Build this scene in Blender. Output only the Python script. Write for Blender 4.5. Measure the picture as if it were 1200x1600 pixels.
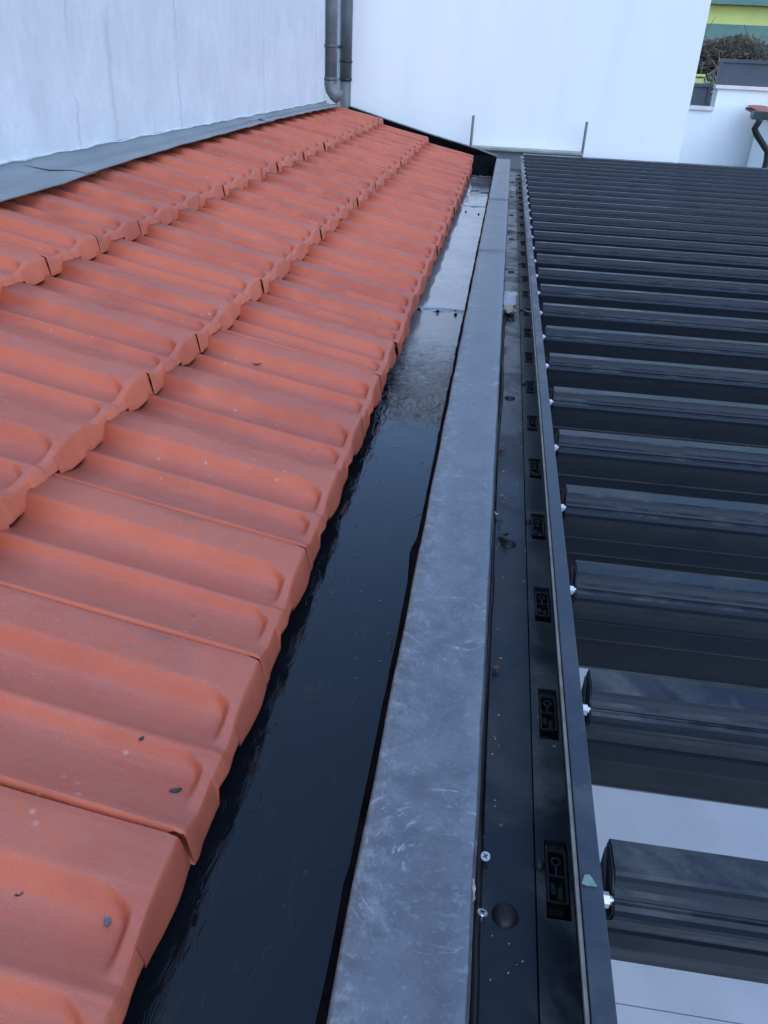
import bpy, math, random
import numpy as np
from mathutils import Matrix, Vector
random.seed(7); np.random.seed(7)
scene = bpy.context.scene
for o in list(bpy.data.objects): bpy.data.objects.remove(o)
C = scene.collection
ZO = 3.2                                   # camera height above the terrace

# ------------------------------------------------------------------ camera
P0 = np.array([600., 800.]); VY = np.array([805., 101.]); FPX = 1255.; KH = 0.0495
def _n(v): return v/np.linalg.norm(v)
_vy = _n(np.array([*(VY-P0), FPX])); _d = np.array([-KH, 1.])
_t = -FPX*FPX/np.dot(_d, VY-P0)
_vz = -_n(np.array([*(_t*_d), FPX])); _vz = _n(_vz-np.dot(_vz, _vy)*_vy)
R = np.stack([np.cross(_vy, _vz), _vy, _vz])
def ray(x, y): return R@np.array([x-P0[0], y-P0[1], FPX])/FPX
def atz(x, y, z): r = ray(x, y); return r*(z/r[2])
def aty(x, y, Y): r = ray(x, y); return r*(Y/r[1])
def atx(x, y, X): r = ray(x, y); return r*(X/r[0])
cam = bpy.data.cameras.new('camera'); cam.sensor_fit = 'VERTICAL'; cam.sensor_height = 36.0
cam.lens = FPX/1600*36.0; cam.clip_start = 0.02; cam.clip_end = 3000
co = bpy.data.objects.new('camera', cam); C.objects.link(co)
M = Matrix.Identity(4)
for i in range(3):
    M[i][0] = R[i, 0]; M[i][1] = -R[i, 1]; M[i][2] = -R[i, 2]
M[2][3] = ZO
co.matrix_world = M; scene.camera = co

# ------------------------------------------------------------------ light
SUN_EL, SUN_AZ = 48., 148.                 # dull evening, the brighter sky behind the camera on the right
w = bpy.data.worlds.new('World'); scene.world = w; w.use_nodes = True
nt = w.node_tree; bg = nt.nodes['Background']
sky = nt.nodes.new('ShaderNodeTexSky'); sky.sky_type = 'NISHITA'; sky.sun_disc = False
sky.sun_elevation = math.radians(SUN_EL); sky.sun_rotation = math.radians(SUN_AZ)
sky.air_density = 1.0; sky.dust_density = 0.3; sky.ozone_density = 4.2
nt.links.new(sky.outputs[0], bg.inputs[0]); bg.inputs[1].default_value = 0.15
sl = bpy.data.lights.new('sun', 'SUN'); sl.energy = 0.5; sl.angle = math.radians(60); sl.color = (.80, .90, 1)
so = bpy.data.objects.new('sun', sl); C.objects.link(so)
a, e = math.radians(SUN_AZ), math.radians(SUN_EL)
sd = Vector((math.sin(a)*math.cos(e), math.cos(a)*math.cos(e), math.sin(e)))
so.rotation_euler = sd.to_track_quat('Z', 'Y').to_euler(); so.location = (3, -4, 9)
vs = scene.view_settings; vs.view_transform = 'Standard'; vs.look = 'None'; vs.gamma = 1; vs.use_curve_mapping = False
vs.exposure = 1.40

# ------------------------------------------------------------------ materials
class NB:
    def __init__(s, name):
        s.m = bpy.data.materials.new(name); s.m.use_nodes = True; s.t = s.m.node_tree
        s.b = s.t.nodes['Principled BSDF']; 
        s.co = s.mapc(s.n('ShaderNodeNewGeometry').outputs['Position'], (1, 1, 1), (0, 0, -ZO))
    def n(s, ty, **k):
        x = s.t.nodes.new(ty)
        for a_, v in k.items(): setattr(x, a_, v)
        return x
    def put(s, sock, v):
        if isinstance(v, bpy.types.NodeSocket): s.t.links.new(v, sock)
        elif v is not None: sock.default_value = v
    def math(s, op, a_, b_=None, c_=None, clamp=False):
        x = s.n('ShaderNodeMath', operation=op, use_clamp=clamp)
        for i, v in enumerate((a_, b_, c_)):
            if v is not None: s.put(x.inputs[i], v)
        return x.outputs[0]
    def mapc(s, vec=None, scale=(1, 1, 1), loc=(0, 0, 0)):
        x = s.n('ShaderNodeMapping'); s.put(x.inputs[0], vec or s.co); x.inputs['Scale'].default_value = scale; x.inputs['Location'].default_value = loc
        return x.outputs[0]
    def noise(s, scale, detail=4, rough=.55, vec=None, dist=0, col=False):
        x = s.n('ShaderNodeTexNoise'); s.put(x.inputs['Vector'], vec or s.co)
        x.inputs['Scale'].default_value = scale; x.inputs['Detail'].default_value = detail
        x.inputs['Roughness'].default_value = rough; x.inputs['Distortion'].default_value = dist
        return x.outputs[1 if col else 0]
    def mr(s, v, a_, b_, c_=0., d_=1.):
        x = s.n('ShaderNodeMapRange', interpolation_type='SMOOTHSTEP'); s.put(x.inputs[0], v)
        for i, q in enumerate((a_, b_, c_, d_)): s.put(x.inputs[i+1], q)
        return x.outputs[0]
    def mix(s, f, a_, b_, mode='MIX'):
        x = s.n('ShaderNodeMix', data_type='RGBA', blend_type=mode); s.put(x.inputs[0], f)
        s.put(x.inputs[6], (*a_, 1) if isinstance(a_, tuple) and len(a_) == 3 else a_)
        s.put(x.inputs[7], (*b_, 1) if isinstance(b_, tuple) and len(b_) == 3 else b_)
        return x.outputs[2]
    def bump(s, h, strength=.3, dist=.01, prev=None):
        x = s.n('ShaderNodeBump'); x.inputs['Strength'].default_value = strength; x.inputs['Distance'].default_value = dist
        s.put(x.inputs['Height'], h)
        if prev: s.put(x.inputs['Normal'], prev)
        return x.outputs[0]
    def xyz(s, v=None):
        x = s.n('ShaderNodeSeparateXYZ'); s.put(x.inputs[0], v or s.co); return x.outputs
    def fin(s, col, rough=.5, metal=0., bump=None, spec=.5, ior=1.5):
        s.put(s.b.inputs['Base Color'], (*col, 1) if isinstance(col, tuple) else col)
        s.put(s.b.inputs['Roughness'], rough); s.put(s.b.inputs['Metallic'], metal)
        s.b.inputs['Specular IOR Level'].default_value = spec; s.b.inputs['IOR'].default_value = ior
        if bump: s.put(s.b.inputs['Normal'], bump)
        return s.m

def simple(name, c1, c2, scale=20, rough=.5, bs=0., bscale=60, metal=0., spec=.5, bd=.004):
    b = NB(name); f = b.mr(b.noise(scale, 5), .35, .65)
    r = b.mr(b.noise(scale*2.3, 4), .3, .7, max(rough-.08, .02), min(rough+.08, 1))
    return b.fin(b.mix(f, c1, c2), r, metal, b.bump(b.noise(bscale, 5), bs, bd) if bs else None, spec)

def m_tile():
    b = NB('terracotta')
    oi = b.n('ShaderNodeObjectInfo'); g = b.n('ShaderNodeNewGeometry')
    pos = g.outputs['Position']
    rnd = oi.outputs['Random']
    base = b.mix(rnd, (.54, .120, .060), (.40, .084, .047))
    base = b.mix(b.mr(b.noise(9, 4, vec=pos), .35, .7), base, (.55, .130, .066))
    nz = b.xyz(g.outputs['Normal'])[2]
    flat = b.mr(nz, .74, .92)
    d1 = b.mr(b.noise(16, 6, .65, vec=pos), .36, .66)
    d2 = b.mr(b.noise(260, 3, .7, vec=pos), .35, .72)
    ps = b.mapc(pos, (1.0, 9, 3))
    d3 = b.mr(b.noise(14, 5, .6, vec=ps), .4, .68)
    dust = b.math('MULTIPLY', flat, b.math('ADD', b.math('MULTIPLY_ADD', d1, .24, .12), b.math('ADD', b.math('MULTIPLY', d2, .22), b.math('MULTIPLY', d3, .26))), clamp=True)
    col = b.mix(dust, base, (.42, .148, .118))
    gr = b.noise(900, 3, .8, vec=pos); col = b.mix(b.mr(gr, .35, .65, .0, .30), col, (.24, .07, .045))
    lm = b.math('MULTIPLY', b.math('MULTIPLY', b.mr(b.noise(330, 4, .75, vec=pos), .56, .70), b.mr(b.noise(6, 5, .65, vec=b.mapc(pos, (1, 2.5, 1))), .46, .66)), flat)
    col = b.mix(b.math('MULTIPLY', lm, .5), col, (.52, .34, .30))
    sd_ = b.math('MULTIPLY', b.mr(b.noise(5, 6, .7, vec=b.mapc(pos, (1.2, 3, 1), (5, 2, 0))), .56, .74), flat)
    col = b.mix(b.math('MULTIPLY', sd_, .60), col, (.20, .10, .085))
    # pale lime specks and dark lichen specks
    v = b.n('ShaderNodeTexVoronoi'); b.put(v.inputs['Vector'], pos); v.inputs['Scale'].default_value = 55
    pk = b.math('MULTIPLY', b.mr(v.outputs['Distance'], .10, .22, 1, 0), b.mr(b.noise(11, 2, vec=pos), .57, .68))
    col = b.mix(b.math('MULTIPLY', pk, .35), col, (.55, .42, .38))
    v2 = b.n('ShaderNodeTexVoronoi'); b.put(v2.inputs['Vector'], pos); v2.inputs['Scale'].default_value = 24
    dk = b.math('MULTIPLY', b.mr(v2.outputs['Distance'], .04, .10, 1, 0), b.mr(b.noise(7, 2, vec=pos), .60, .66))
    col = b.mix(b.math('MULTIPLY', dk, .5), col, (.16, .06, .04))
    bp = b.bump(b.noise(520, 4, .75, vec=pos), .45, .0016)
    bp = b.bump(b.noise(38, 4, .6, vec=pos), .12, .004, bp)
    return b.fin(col, b.mr(b.noise(30, 4, vec=pos), .3, .7, .50, .70), 0, bp, .36)

def m_greywall():
    b = NB('grey_render')
    p = b.xyz()
    st = b.noise(6, 7, .65, vec=b.mapc(scale=(1, 1.4, .7)), dist=.9)
    st2 = b.noise(9, 6, .65, vec=b.mapc(scale=(1, 2.6, .5), loc=(0, 3, 1)), dist=.8)
    blot = b.noise(3.2, 5, .6, dist=.6)
    col = b.mix(b.mr(st, .35, .7), (.635, .632, .64), (.575, .577, .59))
    col = b.mix(b.math('MULTIPLY', b.mr(blot, .4, .7), .5), col, (.73, .73, .74))
    low = b.mr(p[2], .35, -.15)           # lime bloom rises from the flashing
    wh = b.math('MULTIPLY', b.math('MULTIPLY', b.mr(st2, .56, .74), b.mr(b.noise(60, 5, .7), .3, .65)), low)
    col = b.mix(b.math('MULTIPLY', wh, .7), col, (.78, .785, .79))
    wob = b.math('SUBTRACT', b.noise(2.2, 5, .6, vec=b.mapc(scale=(0, 0, 1.6))), .5)
    for i, (y0, wd, k) in enumerate(((3.30, .012, .42), (2.46, .012, .38), (4.50, .026, .3), (2.72, .03, .28), (5.72, .02, .3), (1.9, .016, .3))):
        wv = b.math('SUBTRACT', b.noise(2.6, 6, .7, vec=b.mapc(scale=(0, 0, 1.3), loc=(i*7.3, i*3.1, 0))), .5)
        dy = b.math('ABSOLUTE', b.math('SUBTRACT', b.math('ADD', p[1], b.math('MULTIPLY', wv, .16)), y0))
        f = b.math('MULTIPLY', b.mr(dy, 0., wd, 1, 0), b.mr(b.noise(7, 4, vec=b.mapc(loc=(i*2, 0, 0))), .36, .58))
        col = b.mix(b.math('MULTIPLY', f, k), col, (.30, .315, .36))
    bp = b.bump(b.noise(240, 4, .7), .25, .0015)
    col = b.mix(b.math('MULTIPLY', b.mr(b.noise(38, 7, .75, dist=.5), .40, .70), .35), col, (.52, .53, .56))
    bp = b.bump(b.noise(7, 5), .3, .015, bp)
    return b.fin(col, .75, 0, bp, .3)

def m_whitewall():
    b = NB('white_render')
    st = b.noise(2, 6, .6, vec=b.mapc(scale=(2.5, 1, .4)))
    col = b.mix(b.mr(st, .4, .75), (.80, .80, .80), (.76, .765, .77))
    col = b.mix(b.math('MULTIPLY', b.mr(b.noise(22, 5, .7), .58, .8), .35), col, (.62, .64, .66))
    run = b.mr(b.noise(7, 6, .7, vec=b.mapc(scale=(3, 1, .22)), dist=.4), .58, .76)
    col = b.mix(b.math('MULTIPLY', b.math('MULTIPLY', run, b.mr(b.xyz()[2], .1, -.5)), .35), col, (.60, .61, .60))
    return b.fin(col, .8, 0, b.bump(b.noise(120, 5), .2, .002), .25)

def m_cap():
    b = NB('weathered_zinc')
    n1 = b.noise(22, 8, .72, dist=.8); n2 = b.noise(150, 6, .75, dist=1.6); n3 = b.noise(5, 5, .6)
    col = b.mix(b.mr(n1, .35, .68), (.085, .092, .106), (.135, .145, .163))
    col = b.mix(b.math('MULTIPLY', b.mr(n2, .52, .75), .75), col, (.29, .307, .335))
    col = b.mix(b.math('MULTIPLY', b.mr(n3, .5, .72), .5), col, (.07, .077, .092))
    p = b.xyz()
    for cx, cy, r0, r1, sd in ((.00, .70, .02, .085, 1), (-.02, 1.02, .02, .07, 3), (.01, .40, .02, .09, 5), (-.005, 1.5, .03, .12, 7)):   # arcs left by wiping
        dx, dy = b.math('SUBTRACT', p[0], cx), b.math('SUBTRACT', p[1], cy)
        r = b.math('SQRT', b.math('ADD', b.math('MULTIPLY', dx, dx), b.math('MULTIPLY', dy, dy)))
        cv = b.n('ShaderNodeCombineXYZ'); b.put(cv.inputs[0], b.math('MULTIPLY', r, 150)); b.put(cv.inputs[1], b.math('MULTIPLY', b.math('ARCTAN2', dy, dx), 1.6)); cv.inputs[2].default_value = sd
        ar = b.mr(b.noise(1.0, 5, .7, vec=cv.outputs[0], dist=.3), .54, .70)
        msk = b.math('MULTIPLY', b.math('MULTIPLY', b.mr(r, r0, r0+.015), b.mr(r, r1, r1-.02)), b.mr(b.noise(17, 4, .7), .40, .62))
        col = b.mix(b.math('MULTIPLY', b.math('MULTIPLY', ar, msk), .85), col, (.40, .425, .46))
    sc = b.noise(60, 7, .8, vec=b.mapc(scale=(.9, 3.5, 1)), dist=2.5)
    col = b.mix(b.math('MULTIPLY', b.mr(sc, .64, .72), .35), col, (.34, .36, .40))
    # pale run along the gutter side edge
    ed = b.math('MULTIPLY', b.mr(b.xyz()[0], -.018, -.05), b.mr(b.noise(70, 6, .75), .45, .7))
    col = b.mix(b.math('MULTIPLY', ed, .55), col, (.34, .36, .38))
    bp = b.bump(n2, .12, .001); bp = b.bump(b.noise(6, 3), .25, .006, bp)
    return b.fin(col, b.mr(n1, .3, .7, .34, .50), .10, bp, .8)

def m_bitumen(name, rough, wr, sc=30):
    b = NB(name)
    n = b.noise(sc, 6, .6, dist=1.2); n2 = b.noise(5, 3, .5)
    col = b.mix(b.mr(n, .5, .75), (.010, .010, .011), (.020, .021, .022))
    bp = b.bump(n, wr, .004); bp = b.bump(n2, .10, .008, bp)
    return b.fin(col, b.mr(b.noise(sc*2, 4), .3, .7, rough*.6, rough*1.4), 0, bp, .5)

def m_water():
    b = NB('standing_water')
    p = b.xyz()
    rip = b.noise(26, 5, .6, vec=b.mapc(scale=(2.6, .7, 1)), dist=.8)
    left = b.mr(p[0], -.165, -.20)                 # the film breaks up under the drips of the eave
    far = b.mr(p[1], 1.40, 1.60)
    amp = b.math('ADD', b.math('MULTIPLY', left, .2), b.math('MULTIPLY', far, 1.0), clamp=True)
    spots = b.n('ShaderNodeTexVoronoi'); b.put(spots.inputs['Vector'], b.co); spots.inputs['Scale'].default_value = 48
    sp = b.math('MULTIPLY', b.mr(spots.outputs['Distance'], .06, .16, 1, 0), b.mr(b.noise(13, 2), .55, .66))
    h = b.math('ADD', b.math('MULTIPLY', b.mr(rip, .45, .62), amp), b.math('MULTIPLY', sp, .5))
    h = b.math('ADD', h, b.math('MULTIPLY', b.noise(4, 2), .25))
    h = b.math('ADD', h, b.math('MULTIPLY', b.mr(b.noise(34, 4, .6, vec=b.mapc(scale=(2.2, .6, 1), loc=(3, 0, 0)), dist=.6), .60, .72), .22))
    return b.fin(b.mix(sp, (.006, .007, .009), (.012, .012, .012)), .025, 0, b.bump(h, .30, .004), .5, 1.5)

def m_alu(name, c=(.012, .016, .024), dusty=.4, rough=.34, spec=.5):
    b = NB(name)
    g = b.n('ShaderNodeNewGeometry'); nz = b.mr(b.xyz(g.outputs['Normal'])[2], .5, .95)
    n1 = b.noise(9, 6, .65, dist=.7); n2 = b.noise(160, 4, .7)
    v = b.n('ShaderNodeTexVoronoi'); b.put(v.inputs['Vector'], b.co); v.inputs['Scale'].default_value = 42
    spk = b.math('MULTIPLY', b.mr(v.outputs['Distance'], .05, .09, 1, 0), b.mr(b.noise(15, 2), .56, .62))
    d = b.math('MULTIPLY', nz, b.math('MULTIPLY', b.mr(n1, .44, .70), b.mr(n2, .2, .7, .5, 1)))
    col = b.mix(b.math('MULTIPLY', d, dusty), c, (.13, .135, .135))
    col = b.mix(b.math('MULTIPLY', b.math('MULTIPLY', spk, nz), .6), col, (.45, .47, .5))
    r = b.math('ADD', b.mr(n1, .4, .7, rough-.08, rough+.12), b.math('MULTIPLY', d, .15))
    return b.fin(col, r, 0, b.bump(n2, .05, .0006), spec)

def m_lead():
    b = NB('grey_flashing')
    n1 = b.noise(4, 6, .6, vec=b.mapc(scale=(1, .5, 1)), dist=.4)
    col = b.mix(b.mr(n1, .35, .7), (.18, .195, .205), (.235, .25, .26))
    col = b.mix(b.math('MULTIPLY', b.mr(b.noise(70, 5, .7), .5, .8), .4), col, (.25, .268, .28))
    return b.fin(col, .5, .1, b.bump(n1, .2, .01), .4)

MT = m_tile(); MGW = m_greywall(); MWW = m_whitewall(); MCAP = m_cap(); MLEAD = m_lead(); MWATER = m_water()
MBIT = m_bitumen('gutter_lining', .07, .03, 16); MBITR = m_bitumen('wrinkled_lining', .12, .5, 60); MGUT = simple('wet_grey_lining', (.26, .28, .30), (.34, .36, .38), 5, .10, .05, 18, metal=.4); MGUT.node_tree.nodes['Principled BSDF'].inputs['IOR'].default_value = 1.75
def m_bitg():
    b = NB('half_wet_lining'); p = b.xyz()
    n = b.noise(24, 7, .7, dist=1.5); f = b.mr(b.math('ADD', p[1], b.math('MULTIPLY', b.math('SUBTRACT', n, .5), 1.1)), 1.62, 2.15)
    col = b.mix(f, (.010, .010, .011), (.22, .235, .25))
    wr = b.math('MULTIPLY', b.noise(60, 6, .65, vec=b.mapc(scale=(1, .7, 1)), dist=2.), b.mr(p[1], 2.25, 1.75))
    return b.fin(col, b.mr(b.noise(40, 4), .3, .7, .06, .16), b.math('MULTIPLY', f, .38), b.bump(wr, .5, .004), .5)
MBITG = m_bitg()
MBITE = simple('bitumen_edge', (.002, .002, .0025), (.006, .006, .0065), 60, .85, .4, 70, spec=.03)
MALU = m_alu('anthracite_coat', spec=.36); MBLADE = m_alu('anthracite_blade', (.013, .018, .027), .55, .36, .17); MRAIL = m_alu('anthracite_rail', (.022, .030, .044), .35, .40)
MPLATE = m_alu('dusty_anthracite', (.014, .018, .024), .8, .42, .36)
MPLAS = simple('black_plastic', (.008, .008, .009), (.014, .014, .015), 90, .42, .1)
MRUB = simple('black_rubber', (.010, .010, .011), (.016, .016, .017), 60, .5, .1)
MSEAL = simple('grey_seal', (.13, .125, .115), (.19, .18, .165), 40, .6, .1)
MZINC = simple('bright_zinc', (.62, .63, .64), (.50, .52, .54), 60, .4, .1, metal=.3)
MCREW = simple('screw_steel', (.62, .65, .68), (.5, .53, .56), 90, .32, .1, metal=.6)
MPIPE = simple('grey_pipe', (.105, .115, .125), (.15, .16, .17), 7, .42, .1, 30)
MPIPED = simple('dark_grey_pipe', (.065, .075, .085), (.095, .108, .12), 5, .5, .15, 30)
MCONC = simple('dark_masonry', (.16, .16, .16), (.22, .22, .21), 6, .85, .4)
MDECK = simple('roof_boarding', (.07, .05, .04), (.10, .075, .06), 12, .85, .3)
MPAVE = simple('pale_paving', (.52, .525, .54), (.48, .485, .50), 3, .5, .08, 80)
MGROUND = simple('garden_soil', (.10, .09, .07), (.07, .075, .045), 1.2, .95, .6, 8)
MLEDGE = simple('galvanised_ledge', (.22, .235, .22), (.30, .31, .29), 8, .5, .1, metal=.2)
MSTONE = simple('pinkish_coping', (.62, .54, .53), (.70, .62, .60), 12, .6, .1)
MFENCE = simple('slate_blue_sheet', (.038, .046, .064), (.050, .058, .078), 3, .5, .1)
MYEL = simple('lime_paint', (.62, .62, .17), (.56, .57, .18), 2, .7, .2)
MTEAL = simple('teal_paint', (.085, .17, .145), (.105, .195, .165), 2, .6, .2)
MTWIG = simple('dry_twig', (.075, .055, .036), (.17, .14, .105), 3, .9)
MDRY = simple('withered_leaf', (.042, .029, .016), (.095, .066, .040), 2.5, .85)
MDGREEN = simple('dull_leaf', (.045, .06, .045), (.07, .085, .06), 3, .7)
MLIME = simple('pale_leaf', (.20, .30, .12), (.32, .42, .22), 9, .7)
MGLASS = simple('dark_pane', (.03, .05, .05), (.04, .06, .06), 3, .08)
MPUTTY = simple('pale_putty', (.46, .44, .38), (.30, .28, .22), 70, .85, .6, 150)
MPAPER = simple('wet_paper', (.50, .53, .58), (.40, .43, .48), 25, .6, .3, 60)
MCHIP = simple('green_tape', (.12, .20, .18), (.20, .29, .26), 60, .6, .2)
MLEAFB = simple('brown_leaf', (.16, .06, .03), (.09, .035, .02), 60, .7, .2)
MLEAFD = simple('dark_leaf', (.03, .02, .025), (.05, .035, .04), 90, .6, .2)
MLEAFG = simple('grey_leaf', (.20, .19, .21), (.11, .10, .115), 120, .5, .2)
MFILM = simple('smoky_film', (.05, .06, .07), (.09, .10, .115), 20, .18, .2)
MSPECK = simple('chalk_speck', (.62, .64, .66), (.5, .52, .55), 50, .8)

# ------------------------------------------------------------------ mesh helpers
def link(o, parent=None):
    C.objects.link(o)
    if parent: o.parent = parent
    return o
def tag(o, label=None, cat=None, group=None, kind=None):
    if label: o['label'] = label
    if cat: o['category'] = cat
    if group: o['group'] = group
    if kind: o['kind'] = kind
    return o
def thing(name, label, cat, loc=(0, 0, 0), group=None):
    o = bpy.data.objects.new(name, None); o.location = loc; o.empty_display_size = .05
    return tag(link(o), label, cat, group)
def mesh(name, V, F, m, smooth=False):
    me = bpy.data.meshes.new(name); me.from_pydata([tuple(map(float, v)) for v in V], [], F)
    import bmesh
    bm = bmesh.new(); bm.from_mesh(me); bmesh.ops.recalc_face_normals(bm, faces=bm.faces); bm.to_mesh(me); bm.free()
    me.materials.append(m)
    if smooth: me.polygons.foreach_set('use_smooth', [True]*len(me.polygons))
    me.update(); return me
class MB:
    """collects shapes in world coordinates (camera height = 0)"""
    def __init__(s): s.V = []; s.F = []
    def add(s, V, F):
        k = len(s.V); s.V += [tuple(v) for v in V]; s.F += [tuple(i+k for i in f) for f in F]; return s
    def box(s, x0, x1, y0, y1, z0, z1):
        V = [(x, y, z) for x in (x0, x1) for y in (y0, y1) for z in (z0, z1)]
        return s.add(V, [(0, 1, 3, 2), (4, 6, 7, 5), (0, 4, 5, 1), (2, 3, 7, 6), (0, 2, 6, 4), (1, 5, 7, 3)])
    def prism(s, prof, a0, a1, axis='x'):
        f = (lambda a_, p: (a_, p[0], p[1])) if axis == 'x' else ((lambda a_, p: (p[0], a_, p[1])) if axis == 'y' else (lambda a_, p: (p[0], p[1], a_)))
        n = len(prof); V = [f(a0, p) for p in prof]+[f(a1, p) for p in prof]
        return s.add(V, [tuple(range(n)), tuple(range(2*n-1, n-1, -1))]+[(i, (i+1) % n, n+(i+1) % n, n+i) for i in range(n)])
    def cyl(s, c, r, d0, d1, axis='z', n=16, r1=None):
        r1 = r if r1 is None else r1
        V = []
        for q, rr in ((d0, r), (d1, r1)):
            for i in range(n):
                t = 2*math.pi*i/n; a_, b_ = rr*math.cos(t), rr*math.sin(t)
                V.append({'z': (c[0]+a_, c[1]+b_, c[2]+q), 'x': (c[0]+q, c[1]+a_, c[2]+b_), 'y': (c[0]+a_, c[1]+q, c[2]+b_)}[axis])
        return s.add(V, [tuple(range(n)), tuple(range(2*n-1, n-1, -1))]+[(i, (i+1) % n, n+(i+1) % n, n+i) for i in range(n)])
    def tube(s, pts, r, n=10):
        pts = [Vector(p) for p in pts]; rs = r if isinstance(r, (list, tuple)) else [r]*len(pts)
        V = []; F = []; u = None
        for i, p in enumerate(pts):
            d = (pts[min(i+1, len(pts)-1)]-pts[max(i-1, 0)]).normalized()
            if u is None: u = d.orthogonal().normalized()
            u = (u-d*u.dot(d)).normalized(); v = d.cross(u)
            V += [p+(u*math.cos(2*math.pi*j/n)+v*math.sin(2*math.pi*j/n))*rs[i] for j in range(n)]
        for i in range(len(pts)-1):
            F += [(i*n+j, i*n+(j+1) % n, (i+1)*n+(j+1) % n, (i+1)*n+j) for j in range(n)]
        F += [tuple(range(n)), tuple(range(len(pts)*n-1, (len(pts)-1)*n-1, -1))]
        return s.add(V, F)
    def build(s, name, m, parent=None, smooth=False, base=None, bevel=0):
        """parent: thing (verts become relative to its origin). Without parent, base gives the object's origin."""
        root = parent
        while root is not None and root.parent is not None: root = root.parent
        b = Vector(root.location) if root is not None else Vector(base or (0, 0, 0))
        o = bpy.data.objects.new(name, mesh(name, [Vector(v)-b for v in s.V], s.F, m, smooth))
        link(o, parent)
        if root is None: o.location = b
        if bevel:
            md = o.modifiers.new('bevel', 'BEVEL'); md.width = bevel; md.segments = 2; md.limit_method = 'ANGLE'; md.angle_limit = .6
        return o
def sm(a_, b_, x):
    t = min(max((x-a_)/(b_-a_), 0), 1); return t*t*(3-2*t)
def wob(t, k=0., amp=1.):
    return amp*(.5*math.sin(t*7.3+k)+.3*math.sin(t*17.1+k*2.3)+.2*math.sin(t*41.7+k*3.1))

# ------------------------------------------------------------------ ground and terrace
GZ = -ZO
g = MB(); g.add([(-400, -400, GZ-.03), (400, -400, GZ-.03), (400, 600, GZ-.03), (-400, 600, GZ-.03)], [(0, 1, 2, 3)])
tag(g.build('ground', MGROUND), kind='structure')
tf = MB().box(.06, 6.5, -4, 6.4, GZ-.029, GZ-.012).build('terrace_floor', MCONC); tag(tf, kind='structure')
sl_me = None
for i in range(5):
    for j in range(8):
        x0, y0 = .52+1.26*(i-1), 1.938-1.2*5+1.2*j
        if y0 < -4 or y0+1.2 > 6.4: continue
        if sl_me is None:
            s_ = MB().box(0, 1.254, 0, 1.194, 0, .012).build('paving_slab', MPAVE, tf); sl_me = s_
        else:
            s_ = sl_me.copy(); link(s_, tf)
        s_.location = (x0, y0, GZ-.0118)

# ------------------------------------------------------------------ left rendered wall
hw = thing('rendered_wall', 'tall pale grey rendered wall with cracks and lime streaks beside the tiles', 'wall', (-1.4, 2.5, GZ))
V = []; F = []; ny, nz_ = 60, 30
MB().box(-1.55, -1.25, -3.5, 5.95, GZ, 2.9).build('wall', MGW, hw)
sb = MB(); n = 160                        # ragged mortar bead where the flashing meets the render
pts = []
for i in range(n+1):
    y = -3.4+i*(9.33/n); pts.append((-1.248, y, -.2705+.004*wob(y*3, 1)))
sb.tube(pts, [.002+.004*abs(wob(i*.37, 2)) for i in range(n+1)], 6)
sb.build('mortar_bead', simple('lime_mortar', (.50, .52, .54), (.62, .63, .64), 30, .9, .6, 120), hw, True)

# ------------------------------------------------------------------ wall flashing
fl = thing('wall_flashing', 'grey metal flashing strip between pale grey wall and roof tiles', 'flashing', (-1.2, 2.5, -.3))
LOW = [(-3.5, -1.09), (1.0, -1.10), (1.765, -1.107), (1.94, -1.112), (2.19, -1.126), (2.43, -1.138), (2.96, -1.158), (4.14, -1.178), (5.18, -1.176), (6.2, -1.16)]
def lowx(y):
    return float(np.interp(y, [q[0] for q in LOW], [q[1] for q in LOW]))
for k, (y0, y1, up) in enumerate(((-3.4, 0.35, 0), (.30, 2.20, .003), (2.13, 4.25, .006), (4.14, 6.04, .009))):
    m_ = MB(); n = max(int((y1-y0)*14), 4); V = []; F = []
    for i in range(n+1):
        y = y0+(y1-y0)*i/n; xl = lowx(y)+.002*wob(y*2.2, k); sk = .05*(1 if i in (0, n) else 0)
        zl = -.3735+.2*(-.897-xl)+.0165+.0012*wob(y*4, k+2)+up
        ysk = y+.09
        V += [(-1.249, y, -.270+up*.2), (-1.247, y, -.288+up*.5), (-1.20, y+(ysk-y)*.4, -.3+.2*(1.20-1.249+.02)+.004*wob(y*3, 5)+up), (xl-.03, y+(ysk-y)*.8, zl+.0075), (xl, ysk, zl), (xl+.001, ysk, zl-.005), (xl-.03, y+(ysk-y)*.8, zl-.002)]
    q = 7
    for i in range(n):
        F += [(i*q+j, i*q+j+1, (i+1)*q+j+1, (i+1)*q+j) for j in range(q-1)]
    m_.add(V, F).build('flashing_sheet', MLEAD, fl, True)

# ------------------------------------------------------------------ tiled roof
TP = .2265; EX, EZ = .346, .0927; TH = math.radians(11.1); TL = .355; Y0 = .422
PRO = [(0,.0105),(.006,.0110),(.010,.0160),(.015,.0176),(.05,.0190),(.14,.0196),(.240,.0193),(.254,.0184),(.266,.0160),(.300,.0078),(.325,.0036),(.350,.0012),(.385,.0002),(.43,.0004),(.48,.0028),(.53,.0064),(.56,.0094),(.575,.0112),(.588,.0120),(.600,.0117),(.612,.0098),(.624,.0070),(.646,.0026),(.668,.0007),(.71,0),(.77,.0018),(.84,.0056),(.90,.0100),(.94,.0135),(.965,.0160),(.985,.0176),(1,.0178)]
_pu = [q[0] for q in PRO]; _ph = [q[1]*1.14 for q in PRO]
def prof(u): return float(np.interp(u % 1.0, _pu, _ph))
def prof_s(u): return prof(u)*.5+(prof(u+.007)+prof(u-.007))*.25 if .03 < u < .93 else prof(u)
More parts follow.
